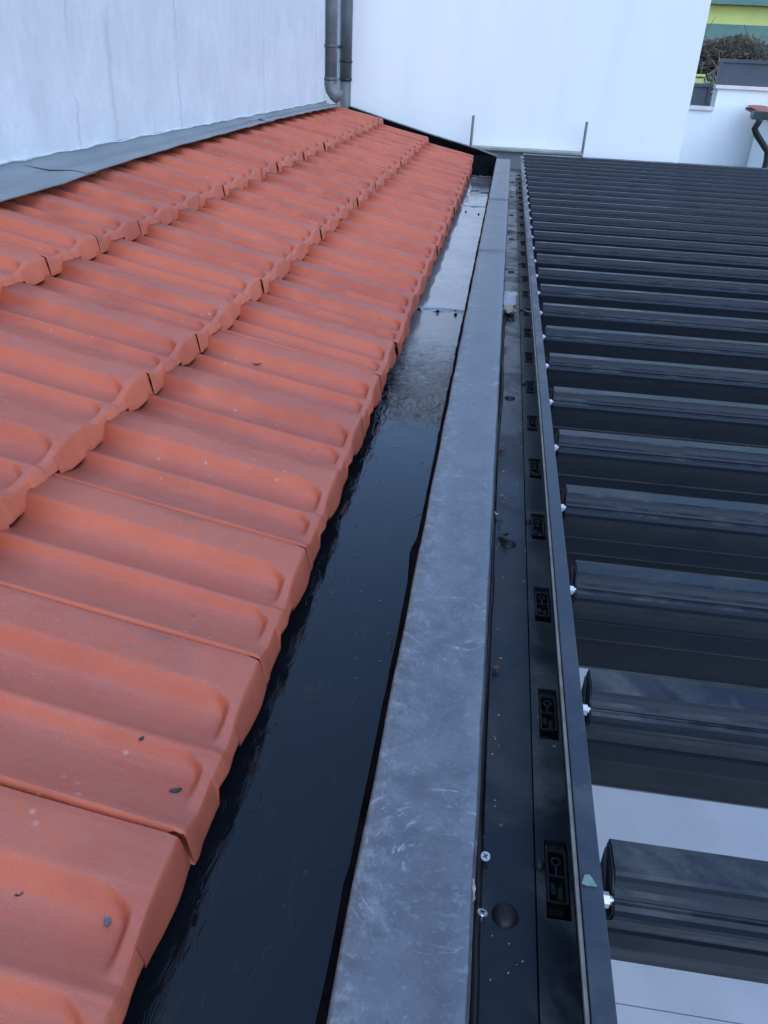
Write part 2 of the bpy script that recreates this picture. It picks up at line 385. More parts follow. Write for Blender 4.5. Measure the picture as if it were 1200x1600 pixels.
def tile_h(u, lx):
    h = prof_s(u)
    rnd_ = .022*math.exp(-((u-.255)/.045)**2) if u < .56 else .015*math.exp(-((u-.61)/.04)**2)      # rounded like a spoon
    t = 1-sm(.0060, .0165, lx-rnd_)                  # each pan ends in a steep curved wall behind the lip
    sad = float(np.interp(u, [0, .25, .30, .36, .42, .48, .53, .575, .60, .63, .70, .78, .86, .93, .965, 1], [.0, .0212, .0198, .0165, .0122, .0085, .0076, .0120, .0130, .0132, .0112, .0088, .0082, .0112, .0160, .0190]))
    h2 = h+t*(max(h, sad)-h)
    return h2-.0014*(1-sm(0, .008, lx))
def tile_mesh(seed):
    rnd = random.Random(seed)
    us = sorted(set([round(i/52, 4) for i in range(53)]+[.006, .99, .97, .012, .699, .7005, .4095, .4110]+[round(q, 4) for q in _pu]))
    lxs = [TL, .27, .18, .10, .06, .044, .038, .034, .0305, .0275, .0248, .0222, .020, .0178, .0165, .0152, .014, .0126, .0112, .0098, .0084, .007, .0055, .004, .0024, .001, 0]
    c_, s_ = math.cos(TH), math.sin(TH)
    V = []; nu = len(us); rows = 0
    w1, w2 = rnd.uniform(-1, 1), rnd.uniform(-1, 1)
    def row(fn):
        nonlocal rows
        for u in us: V.append(fn(u))
        rows += 1
    W = TP-.0006
    yy = lambda u: -.0003-u*W
    row(lambda u: (-TL*c_, yy(u), TL*s_+prof_s(u)-.012))
    for lx in lxs:
        row(lambda u: (-lx*c_, yy(u), lx*s_+tile_h(u, lx)+.0006*math.sin(lx*20+w1*6+u*3)))
    def bot(u):                                        # straight stepped lower edge with a drip lug
        w_ = (.70-u) % 1.0
        return float(np.interp(w_, [0, .30, .42, 1], [-.0040, -.0085, -.0180, -.0235]))-(.0080*(u-.10)/.31 if .10 < u < .41 else 0)
    top = lambda u: tile_h(u, 0)
    bl = lambda u: max(math.exp(-((u-.14)/.12)**2), .8*math.exp(-((u-.60)/.07)**2), .6*math.exp(-((u-.965)/.05)**2))          # fronts under the ridges swell outward
    for fx, fz in ((.0010, .015), (.0021, .06), (.0032, .16), (.0050, .42), (.0072, .75), (.0085, .96), (.0083, 1.)):
        row(lambda u: (fx*(.85+.40*bl(u)), yy(u), top(u)*(1-fz)+bot(u)*fz))
    row(lambda u: (.006, yy(u), bot(u)+.0005))
    row(lambda u: (-.02, yy(u), tile_h(u, .02)-.012))
    F = []
    for r in range(rows-1):
        F += [(r*nu+i, r*nu+i+1, (r+1)*nu+i+1, (r+1)*nu+i) for i in range(nu-1)]
    # side skirts so that the joint has depth
    def side(ix, steps):
        ids = [r*nu+ix for r in range(1, 1+len(lxs))]; src = list(ids)
        for dy, dz in steps:
            k = len(V)
            for i_ in src: x, y, z = V[i_]; V.append((x, y+dy, z-dz))
            for q in range(len(ids)-1): F.append((ids[q], ids[q+1], k+q+1, k+q))
            ids = list(range(k, k+len(ids)))
    side(0, ((-.0004, .014),)); side(nu-1, ((0, .0009), (.004, .0014), (.0065, .014)))
    return mesh('tile', V, F, MT, True)
roof = thing('tiled_roof', 'low pitched roof of red clay interlocking tiles sloping to the gutter', 'roof', (-.7, 2.5, -.6))
RB = Vector(roof.location)
tms = [tile_mesh(s_) for s_ in (1, 2, 3)]
rt = random.Random(11)
TILES = []
for c in range(3):
    yo = Y0 + (.1125 if c == 1 else 0)
    kmax = {0: 25, 1: 25, 2: 26}[c]
    for k in range(-6, kmax+1):
        o = bpy.data.objects.new('tile', tms[rt.randrange(3)]); link(o, roof)
        o.location = Vector((-.205-EX*c+rt.uniform(-.0035, .0035), yo+TP*k, -.5823+EZ*c+rt.uniform(-.0008, .0008)))-RB
        o.rotation_euler = (rt.uniform(-.007, .007), rt.uniform(-.004, .004), rt.uniform(-.005, .005))
def tile_z(x, y):
    best = -9
    for c in range(3):
        lx = (-.205-EX*c-x)/math.cos(TH)
        if -.001 <= lx <= TL:
            u = (-(y-(Y0+(.1125 if c == 1 else 0)))/TP) % 1
            best = max(best, -.5823+EZ*c+lx*math.sin(TH)+tile_h(u, max(lx, 0)))
    return best
def hit_tile(px, py):
    r = ray(px, py); t = .3
    while t < 8:
        p = r*t
        if p[0] < -.205 and tile_z(p[0], p[1]) > p[2]: return p
        t += .001
    return None
d = MB()                                   # boarded deck and soffit
d.prism([(-.235, -.640), (-1.25, -.366), (-1.25, -.55), (-.235, -.76)], -.95, 6.30, 'y')
d.build('roof_deck', MDECK, roof)
rk = MB(); V = []                          # black verge flashing that closes the tiles off at the far end
VF = [(536, 163.5, 6.42), (600, 186, 6.38), (670, 210, 6.30), (748, 234.5, 6.16), (776, 245, 5.62)]
for (px, py, Y) in VF:
    p = aty(px, py, Y); V += [(p[0], p[1], p[2]), (p[0], p[1]+.012, p[2]), (p[0], p[1]+.012, p[2]-.30), (p[0], p[1], p[2]-.30)]
F = []
for i in range(len(VF)-1): F += [(i*4+j, i*4+(j+1) % 4, i*4+4+(j+1) % 4, i*4+4+j) for j in range(4)]
F += [(0, 1, 2, 3), tuple(4*(len(VF)-1)+j for j in (3, 2, 1, 0))]
rk.add(V, F).build('verge_flashing', MBITE, roof)
vt = MB(); vt.tube([Vector(aty(px, py, Y))+Vector((0, .004, .004)) for px, py, Y in VF], .0055, 8)
vt.build('verge_trim', MLEAD, roof, True)

# ------------------------------------------------------------------ box gutter
gt = thing('box_gutter', 'black lined box gutter running between roof tiles and grey capping', 'gutter', (-.15, 2.5, -.7))
FZ = -.63
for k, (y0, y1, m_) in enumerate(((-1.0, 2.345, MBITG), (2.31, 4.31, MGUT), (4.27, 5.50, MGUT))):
    b_ = MB(); nx, n = 10, int((y1-y0)*26); V = []; F = []
    up = .0016*k
    for i in range(n+1):
        for j in range(nx+1):
            x = -.34+(.272)*j/nx; y = y0+(y1-y0)*i/n+(.006*wob(x*30, k) if i in (0, n) else 0)
            z = FZ+up+.0022*wob(y*2+x*9, k)+(.0012*wob(y*30+x*55, k+1)*sm(1.5, 1.62, y)*(1-sm(1.75, 2.05, y)) if k == 0 else 0)
            V.append((x, y, z))
    for i in range(n):
        F += [(i*(nx+1)+j, i*(nx+1)+j+1, (i+1)*(nx+1)+j+1, (i+1)*(nx+1)+j) for j in range(nx)]
    m0 = len(V)
    for i in (0, n):                       # visible thickness at the laps
        ids = [i*(nx+1)+j for j in range(nx+1)]; kk = len(V)
        for q in ids: V.append((V[q][0], V[q][1], V[q][2]-.0022))
        F += [(ids[j], ids[j+1], kk+j+1, kk+j) for j in range(nx)]
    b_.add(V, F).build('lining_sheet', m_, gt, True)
for (px, py) in ((655, 481), (684, 484), (712, 489), (695, 321), (728, 329), (748, 333)):
    p = atz(px, py, FZ+.008); MB().cyl((p[0], p[1], FZ+.001), .0050, 0, .0058, 'z', 12, .0036).build('rivet', MBITE, gt)
b_ = MB().box(-.36, -.03, -1.0, 5.9, -.82, -.642); b_.build('gutter_bed', MCONC, gt)
b_ = MB().box(-.37, -.338, -1.0, 5.9, -.65, -.60); b_.build('side_lining', MBITE, gt)
up_ = MB(); V = []; F = []; n = 260          # ragged bitumen upstand against the parapet
for i in range(n+1):
    y = -1+6.56*i/n
    ex = .0010*wob(y*1.7, 4)+.0008*wob(y*9, 2)+(.005*math.exp(-((y-.87)/.02)**2))
    x = -.0615-ex; z = -.539+.002*wob(y*3, 1)
    V += [(x-.001, y, FZ-.006), (x, y, z-.01), (x+.002, y, z-.002), (x+.007, y, z), (-.045, y, -.5335)]
for i in range(n): F += [(i*5+j, i*5+j+1, i*5+j+6, i*5+j+5) for j in range(4)]
up_.add(V, F).build('upstand', MBITE, gt, True)
es = MB(); V = []; F = []; nx, n = 12, 10       # the lining is dressed up the end of the gutter
for i in range(n+1):
    t = i/n
    for j in range(nx+1):
        x = -.20+.136*j/nx
        V.append((x, 5.47+.13*t, FZ+.013+.004*wob(x*20+t*9, 3)+(.105*t)))
for i in range(n): F += [(i*(nx+1)+j, i*(nx+1)+j+1, (i+1)*(nx+1)+j+1, (i+1)*(nx+1)+j) for j in range(nx)]
es.add(V, F).build('end_lining', MBITE, gt, True)
wt = MB(); V = []; F = []; nx, n = 12, 60
for i in range(n+1):
    for j in range(nx+1):
        x = -.338+(.268)*j/nx
        ye = 1.62+.07*wob(x*21, 2)-.35*(x+.13)
        y = -1+(ye+1)*i/n; V.append((x, y, FZ+.0030))
for i in range(n): F += [(i*(nx+1)+j, i*(nx+1)+j+1, (i+1)*(nx+1)+j+1, (i+1)*(nx+1)+j) for j in range(nx)]
tag(wt.add(V, F).build('water', MWATER, smooth=True), kind='structure')

# ------------------------------------------------------------------ parapet with metal capping
pp = thing('parapet', 'narrow parapet topped with weathered grey metal capping beside the gutter', 'parapet', (-.01, 2.5, GZ))
MB().box(-.045, .028, -1, 5.545, GZ, -.536).build('wall', MCONC, pp)
for k, (y0, y1) in enumerate(((-1.0, 2.70), (2.672, 3.83), (3.80, 5.555))):
    n = int((y1-y0)*22); V = []; F = []; up = .0025*k
    for i in range(n+1):
        y = y0+(y1-y0)*i/n; e1 = .0009*wob(y*4, k); e2 = .0006*wob(y*5, k+3); zz = -.525+up+.0009*wob(y*2.6, k+1)
        V += [(-.0525+e1, y, zz-.012), (-.0535+e1, y, zz-.002), (-.0505+e1, y, zz+.0003), (-.035, y, zz-.0006+.0006*wob(y*6, 7)), (-.01, y, zz-.0012), (.018, y, zz-.0004), (.0315+e2, y, zz+.0003), (.0335+e2, y, zz-.0015), (.0345+e2, y, zz-.03), (.0375+e2, y, zz-.034)]
    q = 10
    for i in range(n): F += [(i*q+j, i*q+j+1, (i+1)*q+j+1, (i+1)*q+j) for j in range(q-1)]
    for i in (0, n):
        ids = [i*q+j for j in range(2, 7)]; kk = len(V)
        for a_ in ids: V.append((V[a_][0], V[a_][1], V[a_][2]-.004))
        F += [(ids[j], ids[j+1], kk+j+1, kk+j) for j in range(4)]
    MB().add(V, F).build('capping_sheet', MCAP, pp, True)

# ------------------------------------------------------------------ pergola
pg = thing('pergola', 'anthracite aluminium louvred pergola roof with blades standing open', 'pergola', (.1, .4, GZ))
PGR = .0024
BZ = -.528; BY0 = .394; K0, K1 = -3, 27
YA, YB = -.6, 5.72
def frange(): return YA, YB
MB().box(.0455, .0905, YA, YB-.05, -.66, -.600).build('base_plate', MALU, pg, bevel=.0008)
bl_ = MB()                                            # slotted plate, holes are real
SX0, SX1 = .0990, .1190
bl_.box(.0912, SX0, YA, YB-.05, -.612, -.5985); bl_.box(SX1, .1225, YA, YB-.05, -.612, -.5985)
ys = [BY0+.028+.2*k for k in range(K0-1, K1)]
edges = [YA]
for y in ys:
    if y < YA or y+.076 > YB-.05: continue
    edges += [y, y+.076]
edges.append(YB-.05)
for i in range(0, len(edges), 2): bl_.box(SX0, SX1, edges[i], edges[i+1], -.612, -.5986)
bl_.build('slotted_plate', MPLATE, pg)
MB().box(.0908, .1222, YA, YB-.06, -.70, -.655).build('channel_floor', MPLAS, pg)
MB().box(.1215, .1250, YA, YB, -.70, -.5155).build('rail_web', MALU, pg)
MB().box(.1095, .1255, YA, YB, -.5150, -.5115).build('rail_flange', MRAIL, pg, bevel=.0007)
MB().box(.1062, .1088, YA, YB-.01, -.5175, -.5138).build('seal_strip', MSEAL, pg)
MB().box(.1092, .1100, YA, YB-.01, -.528, -.5152).build('flange_lip', MPLAS, pg)
MB().box(.050, .1300, YA, YB, -.86, -.701).build('side_beam', MALU, pg)
MB().box(.1302, .1345, YA, YB, -.86, -.843).build('beam_ledge', MALU, pg)
MB().box(3.38, 3.52, YA, YB+.15, -.86, -.512).build('far_beam', MALU, pg, bevel=.002)
MB().box(.131, 3.379, 5.862, 5.99, -.86, -.5185).build('end_beam', MALU, pg, bevel=.002)
for x, y in ((.06, YB-.12), (3.39, YB-.12), (3.39, YA+.02)): MB().box(x, x+.11, y, y+.11, GZ, -.862).build('post', MALU, pg)
# clip in each slot
cl = MB(); sx, sy, t = SX1-SX0-.002, .052, .0022
X0 = SX0+.001
cl.box(X0, X0+t, 0, sy, -.009, 0); cl.box(X0+sx-t, X0+sx, 0, sy, -.009, 0)
for yb in (0, sy*.48, sy-t): cl.box(X0+t, X0+sx-t, yb, yb+t, -.008, -.0006)
cl.box(X0+t, X0+sx-t, -.004, sy, -.018, -.012)
cl.box(X0+.0005, X0+sx-.0005, sy+.001, sy+.008, -.006, -.002)
cx, cy = X0+sx/2, sy*.48+.016
for i in range(14):
    a0, a1 = 2*math.pi*i/14, 2*math.pi*(i+1)/14
    V = [(cx+r*math.cos(q), cy+r*math.sin(q), z) for q in (a0, a1) for r in (.0028, .0048) for z in (-.008, -.001)]
    cl.add(V, [(0, 1, 5, 4), (2, 6, 7, 3), (1, 3, 7, 5), (0, 4, 6, 2)])
cl.box(cx-.001, cx+.001, sy*.48+t, cy-.0045, -.008, -.0012)
cl.box(X0+.004, X0+.008, .010, .020, -.010, -.003); cl.box(X0+.010, X0+.014, .006, .018, -.011, -.004)
PB = Vector(pg.location)
cl.V = [Vector(v) for v in cl.V]
clip_me = mesh('clip', cl.V, cl.F, MPLAS)
nclip = 0
for y in ys:
    if y < YA or y+.076 > YB-.05: continue
    o = bpy.data.objects.new('clip', clip_me); link(o, pg); o.location = Vector((0, y+.016, -.6005))-PB
    nclip += 1
# blades
BP = [(.042, .0155), (.036, .0172), (.0115, .0186), (.0085, .0172), (.0070, .0135), (.0042, .0090), (.0005, .0072), (-.0012, .0050), (-.0006, .0032), (-.0022, .0026),
      (-.0058, .0040), (-.0092, .0022), (-.0108, -.0020), (-.0100, -.0075), (-.0065, -.013), (.0000, -.022), (.0065, -.034), (.0118, -.0475), (.0132, -.0505), (.0120, -.0530), (.0140, -.0555), (.0165, -.0760), (.0174, -.0800), (.0215, -.0845), (.0400, -.0890),
      (.0445, -.0960), (.0585, -.1500), (.0600, -.1580), (.0672, -.1675), (.0700, -.1660), (.0700, -.1600), (.0640, -.1180), (.0560, -.0700), (.0480, -.0200), (.0450, .0120)]
XL, XR = .1355, 3.372
bm_ = MB().prism(BP, XL, XR)
blade_me = mesh('louver_blade', [Vector(v)-Vector((XL, 0, 0)) for v in bm_.V], bm_.F, MBLADE)
ec = MB().prism([(q[0]*.94+.0012, q[1]*.94-.001) for q in BP[:1]+BP[2:12:2]+BP[12:28:2]+BP[28:]], -.0010, -.0003)
ec.prism([(.040, .008), (.014, -.016), (.018, -.05), (.043, -.05)], -.0030, -.0011)
cap_me = mesh('end_cap', ec.V, ec.F, MALU)
bo = MB().cyl((0, 0, 0), .0056, -.0105, -.0030, 'x', 6); bo.cyl((0, 0, 0), .0034, -.0125, .0, 'x', 10)
bolt_me = mesh('bolt', bo.V, bo.F, MZINC)
rb = random.Random(3)
for k in range(K0, K1+1):
    o = bpy.data.objects.new('louver_blade', blade_me); link(o, pg)
    o.location = Vector((XL, BY0+.2*k, BZ))-PB; o.rotation_euler = (rb.uniform(-.006, .006), 0, 0)
    e_ = bpy.data.objects.new('end_cap', cap_me); link(e_, o)
    b2 = bpy.data.objects.new('bolt', bolt_me); link(b2, o); b2.rotation_euler = (math.pi/6+rb.uniform(-.15, .15), 0, 0)
# plugs, buttons, screws
def dome(m_, x, y, z, r, h, n=20, rings=4):
    V = []; F = []
    for i in range(rings):
        a_ = i/rings*math.pi/2; V += [(x+r*math.cos(a_)*math.cos(2*math.pi*j/n), y+r*math.cos(a_)*math.sin(2*math.pi*j/n), z+h*math.sin(a_)) for j in range(n)]
    V.append((x, y, z+h)); t = len(V)-1
    for i in range(rings-1): F += [(i*n+j, i*n+(j+1) % n, (i+1)*n+(j+1) % n, (i+1)*n+j) for j in range(n)]
    F += [((rings-1)*n+j, (rings-1)*n+(j+1) % n, t) for j in range(n)]
    m_.add(V, F)
dm = MB(); dome(dm, 0, 0, 0, .0112, .0045); plug_me = mesh('cover_plug', dm.V, dm.F, MRUB, True)
for i in range(10):
    y = .419+.583*i
    if y > YB-.1: break
    o = bpy.data.objects.new('cover_plug', plug_me); link(o, pg); o.location = Vector((.0655, y, -.6002))-PB
dm = MB(); dome(dm, 0, 0, 0, .0052, .005); btn_me = mesh('rubber_button', dm.V, dm.F, MRUB, True)
for i in range(9):
    o = bpy.data.objects.new('rubber_button', btn_me); link(o, pg); o.location = Vector((.0945, .470+.6*i, -.5987))-PB
sc = MB(); sc.cyl((0, 0, 0), .0016, 0, .007, 'z', 8); sc.cyl((0, 0, 0), .0022, .006, .0085, 'z', 16, .0044); sc.cyl((0, 0, 0), .0044, .0086, .0094, 'z', 16, .0040)
slot = MB().box(-.0023, .0023, -.0005, .0005, .0092, .0097).box(-.0005, .0005, -.0023, .0023, .0092, .00975)
sc_me = mesh('screw', sc.V, sc.F, MCREW); slot_me = mesh('cross_slot', slot.V, slot.F, MPLAS)
for (px, py, tx, ty) in ((760, 1333, .25, -.2), (751, 1429, -.2, .3), (774, 801, .1, .4)):
    p = atz(px, py, -.592); o = bpy.data.objects.new('screw', sc_me); link(o, pg); o.location = Vector((p[0], p[1], -.601))-PB
    o.rotation_euler = (tx, ty, .5)
    q = bpy.data.objects.new('cross_slot', slot_me); link(q, o)
pg.rotation_euler = (0, 0, PGR)

# cable lying in the gap between capping and pergola
cb = MB(); pts = []
CX = [(-.6, .044), (.2, .0435), (.33, .044), (.56, .0395), (.89, .0425), (1.1, .0395), (1.30, .0395), (1.45, .0425), (1.62, .0455), (1.85, .0430), (2.11, .0435), (2.3, .052)]
for i in range(160):
    y = -.6+2.9*i/159; x = float(np.interp(y, [q[0] for q in CX], [q[1] for q in CX])); pts.append((x+.0008*wob(y*6, 1), y, -.5965+.002*wob(y*4, 3)))
tag(cb.tube(pts, .0034, 8).build('cable', MRUB, smooth=True, base=(.04, 1, -.6)), 'thin black cable lying along the gap beside the grey capping', 'cable')

# ------------------------------------------------------------------ far white house wall
wb = thing('white_house', 'tall smooth white house wall closing off the far end of roof and pergola', 'house', (0, 6.6, GZ))
MB().box(-3.4, 1.232, 6.5, 6.9, GZ, 1.45).build('wall', MWW, wb)
MB().box(-3.42, 1.25, 6.48, 6.92, 1.451, 1.50).build('wall_coping', MSTONE, wb)
for (px, py, r) in ((1082, 11, .004), (1093, 25, .005)):
    p = aty(px, py, 6.5); dm = MB(); dome(dm, 0, 0, 0, r, r*.5, 10, 3)
    dm.V = [(p[0]+v[0], 6.5-v[2], p[2]+v[1]) for v in dm.V]; dm.build('render_blemish', MWW, wb, True)
lg = thing('rod_ledge', 'grey metal ledge with two thin upright rods against the white wall', 'ledge', (.14, 6.45, -.6))
MB().box(-.262, .545, 6.36, 6.499, -.545, -.527).build('ledge', MLEDGE, lg, bevel=.003)
MB().box(-.252, .548, 6.40, 6.499, -.66, -.5455).build('ledge_front', MLEAD, lg)
for x, zt in ((-.256, -.328), (.541, -.328)):
    MB().tube([(x, 6.40, -.66), (x, 6.40, -.5), (x+.001, 6.40, zt)], .0095, 8).build('rod', MPIPE, lg, True)

# downpipes in the corner
d1 = thing('downpipe', 'grey downpipe with elbow ending over the roof in the wall corner', 'downpipe', (-1.22, 6.06, -.3))
PX, PY = -1.222, 6.055
MB().tube([(PX, PY, 1.45), (PX, PY, .4), (PX, PY, -.13)], .041, 20).build('pipe', MPIPE, d1, True)
MB().tube([(PX, PY, -.128), (PX, PY, -.165), (PX+.008, PY, -.200), (PX+.030, PY-.006, -.228), (PX+.062, PY-.012, -.246)], [.044, .044, .045, .045, .045], 20).build('elbow', MPIPE, d1, True)
for z in (.055, -.138, .6):
    MB().tube([(PX, PY, z-.009), (PX, PY, z+.009)], .0465, 20).build('clamp', MPIPED, d1, True)
MB().box(PX+.035, PX+.055, PY-.045, PY-.025, -.146, -.130).build('clamp_bolt', MPIPED, d1)
MB().box(PX-.022, PX-.012, PY+.043, 6.514, .045, .065).build('wall_strut', MPIPED, d1)
d2 = thing('downpipe', 'darker downpipe standing behind the elbowed one against the white wall', 'downpipe', (-1.19, 6.44, GZ))
QX, QY = -1.192, 6.44
MB().tube([(QX, QY, 1.45), (QX, QY, .3), (QX, QY, -.148)], .042, 20).build('pipe', MPIPED, d2, True)
MB().tube([(QX, QY, -.146), (QX, QY, -.30), (QX, QY, GZ)], .039, 20).build('lower_pipe', MPIPE, d2, True)
for z in (-.032, -.145):
    MB().tube([(QX, QY, z-.007), (QX, QY, z+.007)], .047, 20).build('clamp', MPLAS, d2, True)

# ------------------------------------------------------------------ beyond: stepped boundary wall, fence sheets, bush, house
b2 = thing('boundary_wall', 'white stepped boundary wall with pinkish coping right of the tall wall', 'wall', (2.5, 9, GZ))
MB().prism([(1.2, GZ), (6, GZ), (6, -.115), (1.936, -.115), (1.936, -.305), (1.2, -.305)], 9.0, 9.2, 'y').build('wall', MWW, b2)
MB().box(1.2, 1.93, 8.975, 9.22, -.3045, -.270).build('coping', MSTONE, b2, bevel=.003)
MB().box(1.905, 3.1, 8.973, 9.22, -.1145, -.084).build('coping', MSTONE, b2, bevel=.003)
MB().box(3.106, 6, 8.973, 9.22, -.1145, -.084).build('coping', MSTONE, b2, bevel=.003)
def fence(x0, x1, z0, z1, y, lab):
    t = thing('fence_panel', lab, 'fence panel', ((x0+x1)/2, y, z0), 'sheet panels on the boundary wall')
    MB().box(x0, x1, y, y+.012, z0, z1).build('sheet', MFENCE, t)
    MB().box(x0-.01, x1+.01, y-.02, y+.03, z1-.0005, z1+.03).build('top_rail', MFENCE, t, bevel=.002)
    for x in (x0, x1-.03): MB().box(x, x+.03, y-.018, y-.0005, z0, z1-.001).build('stile', MFENCE, t)
fence(1.4, 1.90, -.27, -.11, 9.12, 'short dark sheet fence panel on the lower wall step')
fence(1.925, 3.05, -.084, .105, 9.12, 'long dark sheet fence panel on the higher wall step')

def bush(name, label, cat, x0, x1, y, z0, z1, nb, nl, mleaf, seed, grp=None, lsz=.06):
    r_ = random.Random(seed); t = thing(name, label, cat, ((x0+x1)/2, y, GZ), grp)
    tr = MB()
    for i in range(4):
        x = r_.uniform(x0, x1); tr.tube([(x, y, GZ-.02), (x+r_.uniform(-.2, .2), y+r_.uniform(-.2, .2), z0-.6), (x+r_.uniform(-.3, .3), y, z0+.2)], [.05, .04, .025], 6)
    tr.build('trunk', MTWIG, t, True)
    tw = MB()
    for i in range(nb):
        x, yy_, z = r_.uniform(x0, x1), y+r_.uniform(-.5, .6), z0+(z1-z0)*(r_.random()**.8)
        L = r_.uniform(.12, .34); dx, dy, dz = r_.gauss(0, 1), r_.gauss(0, .6), r_.gauss(.05, .6); q = math.sqrt(dx*dx+dy*dy+dz*dz)
        p = Vector((x, yy_, z)); dd = Vector((dx, dy, dz))/q*L
        tw.tube([p, p+dd*.5+Vector((r_.gauss(0, .04), 0, r_.gauss(0, .04))), p+dd], [r_.uniform(.006, .014), .007, .003], 4)
    tw.build('branches', MTWIG, t)
    lf = MB()
    for i in range(nl):
        cxx = r_.uniform(x0-.1, x1+.1); zz = z0+(z1+.02*math.sin(cxx*9)-z0)*(r_.random()**.85)+.05*math.sin(cxx*5)
        p = Vector((cxx, y+r_.uniform(-.55, .6), zz)); a_ = Vector((r_.gauss(0, 1), r_.gauss(0, 1), r_.gauss(0, 1))).normalized(); b_ = a_.orthogonal().normalized()
        s_ = lsz*r_.uniform(.5, 1.3)
        lf.add([p-a_*s_, p+b_*s_*.35, p+a_*s_, p-b_*s_*.35], [(0, 1, 2, 3)])
    lf.build('crown', mleaf, t)
bush('dry_hedge', 'withered brown hedge of tangled twigs above the dark fence panels', 'hedge', 1.9, 3.15, 13, -1.2, .40, 900, 15000, MDRY, 5, lsz=.04)
bush('dry_hedge', 'greener end of hedge behind the dark fence at the right edge', 'hedge', 3.16, 5.2, 13.1, -1.2, .40, 500, 16000, MDGREEN, 6, lsz=.04)
pl = aty(1111, 128, 10.2); bush('leafy_plant', 'small pale green plant just above the short fence panel', 'plant', pl[0]-.07, pl[0]+.06, 10.2, -.5, pl[2]+.085, 20, 420, MLIME, 8, lsz=.022)
lp = aty(1092, 124, 10.3)
lb = thing('lime_planter', 'small lime green box beside the pale plant above short fence', 'planter', (lp[0], 10.3, GZ))
MB().box(lp[0]-.07, lp[0]+.04, 10.25, 10.4, -.6, lp[2]+.01).build('box', MYEL, lb, bevel=.004); MB().box(lp[0]-.08, lp[0]+.05, 10.24, 10.41, lp[2]+.025, lp[2]+.05).build('rim', MYEL, lb, bevel=.004)
MB().box(lp[0]-.06, lp[0]+.03, 10.27, 10.38, lp[2]+.0105, lp[2]+.0245).build('neck', MTEAL, lb)
MB().box(lp[0]-.06, lp[0]+.03, 10.27, 10.38, GZ, -.601).build('pedestal', MCONC, lb)

gh = thing('lime_house', 'lime yellow house with teal band and green framed windows far behind', 'house', (6, 20.5, GZ))
MB().box(2.5, 14, 20, 26, .905, 1.235).build('wall', MYEL, gh)
MB().box(2.5, 14, 19.98, 26.01, GZ, .9045).build('plinth', MTEAL, gh)
MB().box(2.5, 14, 20.0, 26, 1.30, 4.5).build('upper_wall', MYEL, gh)
MB().box(2.45, 14, 19.78, 26.01, 1.2355, 1.2995).build('sill_band', MTEAL, gh)
for i in range(5):
    x = 3.4+1.9*i
    fr = MB().box(x, x+1.5, 19.94, 19.999, 1.31, 2.6).build('window', MTEAL, gh)
    MB().box(x+.07, x+.72, 19.925, 19.939, 1.38, 2.53).build('pane', MGLASS, fr); MB().box(x+.78, x+1.43, 19.925, 19.939, 1.38, 2.53).build('pane', MGLASS, fr)

# neighbouring lean-to at the right edge
nh = thing('neighbour_house', 'small house corner with tiled eave and dark gutter at right edge', 'house', (3, 8.6, GZ))
MB().box(2.34, 4.5, 8.30, 8.9, GZ, -.345).build('wall', MWW, nh)
MB().box(2.25, 4.5, 8.225, 8.90, -.3445, -.322).build('soffit', MSTONE, nh)
rf = MB().prism([(8.20, -.300), (8.9, -.255), (8.9, -.275), (8.20, -.321)], 2.20, 4.5).build('roof', MDECK, nh)
ntile = tms[0]
for i in range(6):
    V = []; F = []
    x = 2.205+.2*i; tm = MB(); pr_ = []
    for j in range(9): a_ = math.pi*j/8; pr_.append((x+.1-.1*math.cos(a_), .012*math.sin(a_)))
    V = [(q[0], 8.175, -.285+q[1]) for q in pr_]+[(q[0], 8.9, -.245+q[1]) for q in pr_]
    tm.add(V, [(j, j+1, 10+j, 9+j) for j in range(8)]); tm.build('tile', MT, rf, True)
gp = [(8.19, -.262), (8.185, -.262), (8.175, -.305), (8.14, -.325), (8.09, -.325), (8.055, -.300), (8.045, -.262), (8.05, -.262), (8.06, -.297), (8.093, -.318), (8.137, -.318), (8.168, -.300)]
V = []; F = []
MB().prism([(8.19, -.258), (8.175, -.318), (8.10, -.325), (8.045, -.258)], 2.075, 4.5).build('gutter', MPIPED, nh, bevel=.004)
dp = [aty(1187, 184, 8.12), aty(1186, 190, 8.12), aty(1179, 201, 8.14), aty(1182, 210, 8.16), aty(1199, 236, 8.24), aty(1198, 250, 8.25)]
dp = [Vector(q) for q in dp]; dp.append(Vector((dp[-1].x, 8.25, GZ)))
MB().tube(dp, .027, 12).build('downpipe', MPLAS, nh, True)

# ------------------------------------------------------------------ small litter
def flake(name, px, py, L, W, ang, m_, label, cat, on='tile', z=-.6, curl=.25, lift=.0012, grp=None):
    p = hit_tile(px, py) if on == 'tile' else atz(px, py, z)
    b_ = MB(); n = 8; V = []; ca, sa = math.cos(ang), math.sin(ang); r_ = random.Random(px)
    for i in range(n+1):
        t = i/n; w_ = W*math.sin(math.pi*(.06+.88*t))**.8*(1+.15*r_.uniform(-1, 1))
        for s_ in (-1, 0, 1):
            x, y = (t-.5)*L, s_*w_/2; zz = curl*(abs(t-.5)*2)**2*L*.5+(abs(s_))*curl*W*.4
            V.append((p[0]+x*ca-y*sa, p[1]+x*sa+y*ca, p[2]+lift+zz))
    F = []
    for i in range(n): F += [(i*3+j, i*3+j+1, i*3+j+4, i*3+j+3) for j in range(2)]
    k = len(V); V += [(v[0], v[1], v[2]-.0006) for v in V]; F += [tuple(q+k for q in f[::-1]) for f in F]
    o = b_.add(V, F).build(name, m_, base=tuple(p))
    return tag(o, label, cat, grp)
flake('leaf', 275, 1237, .011, .0055, .4, MLEAFD, 'small dark leaf scrap on the tile just above the nearest long joint', 'leaf')
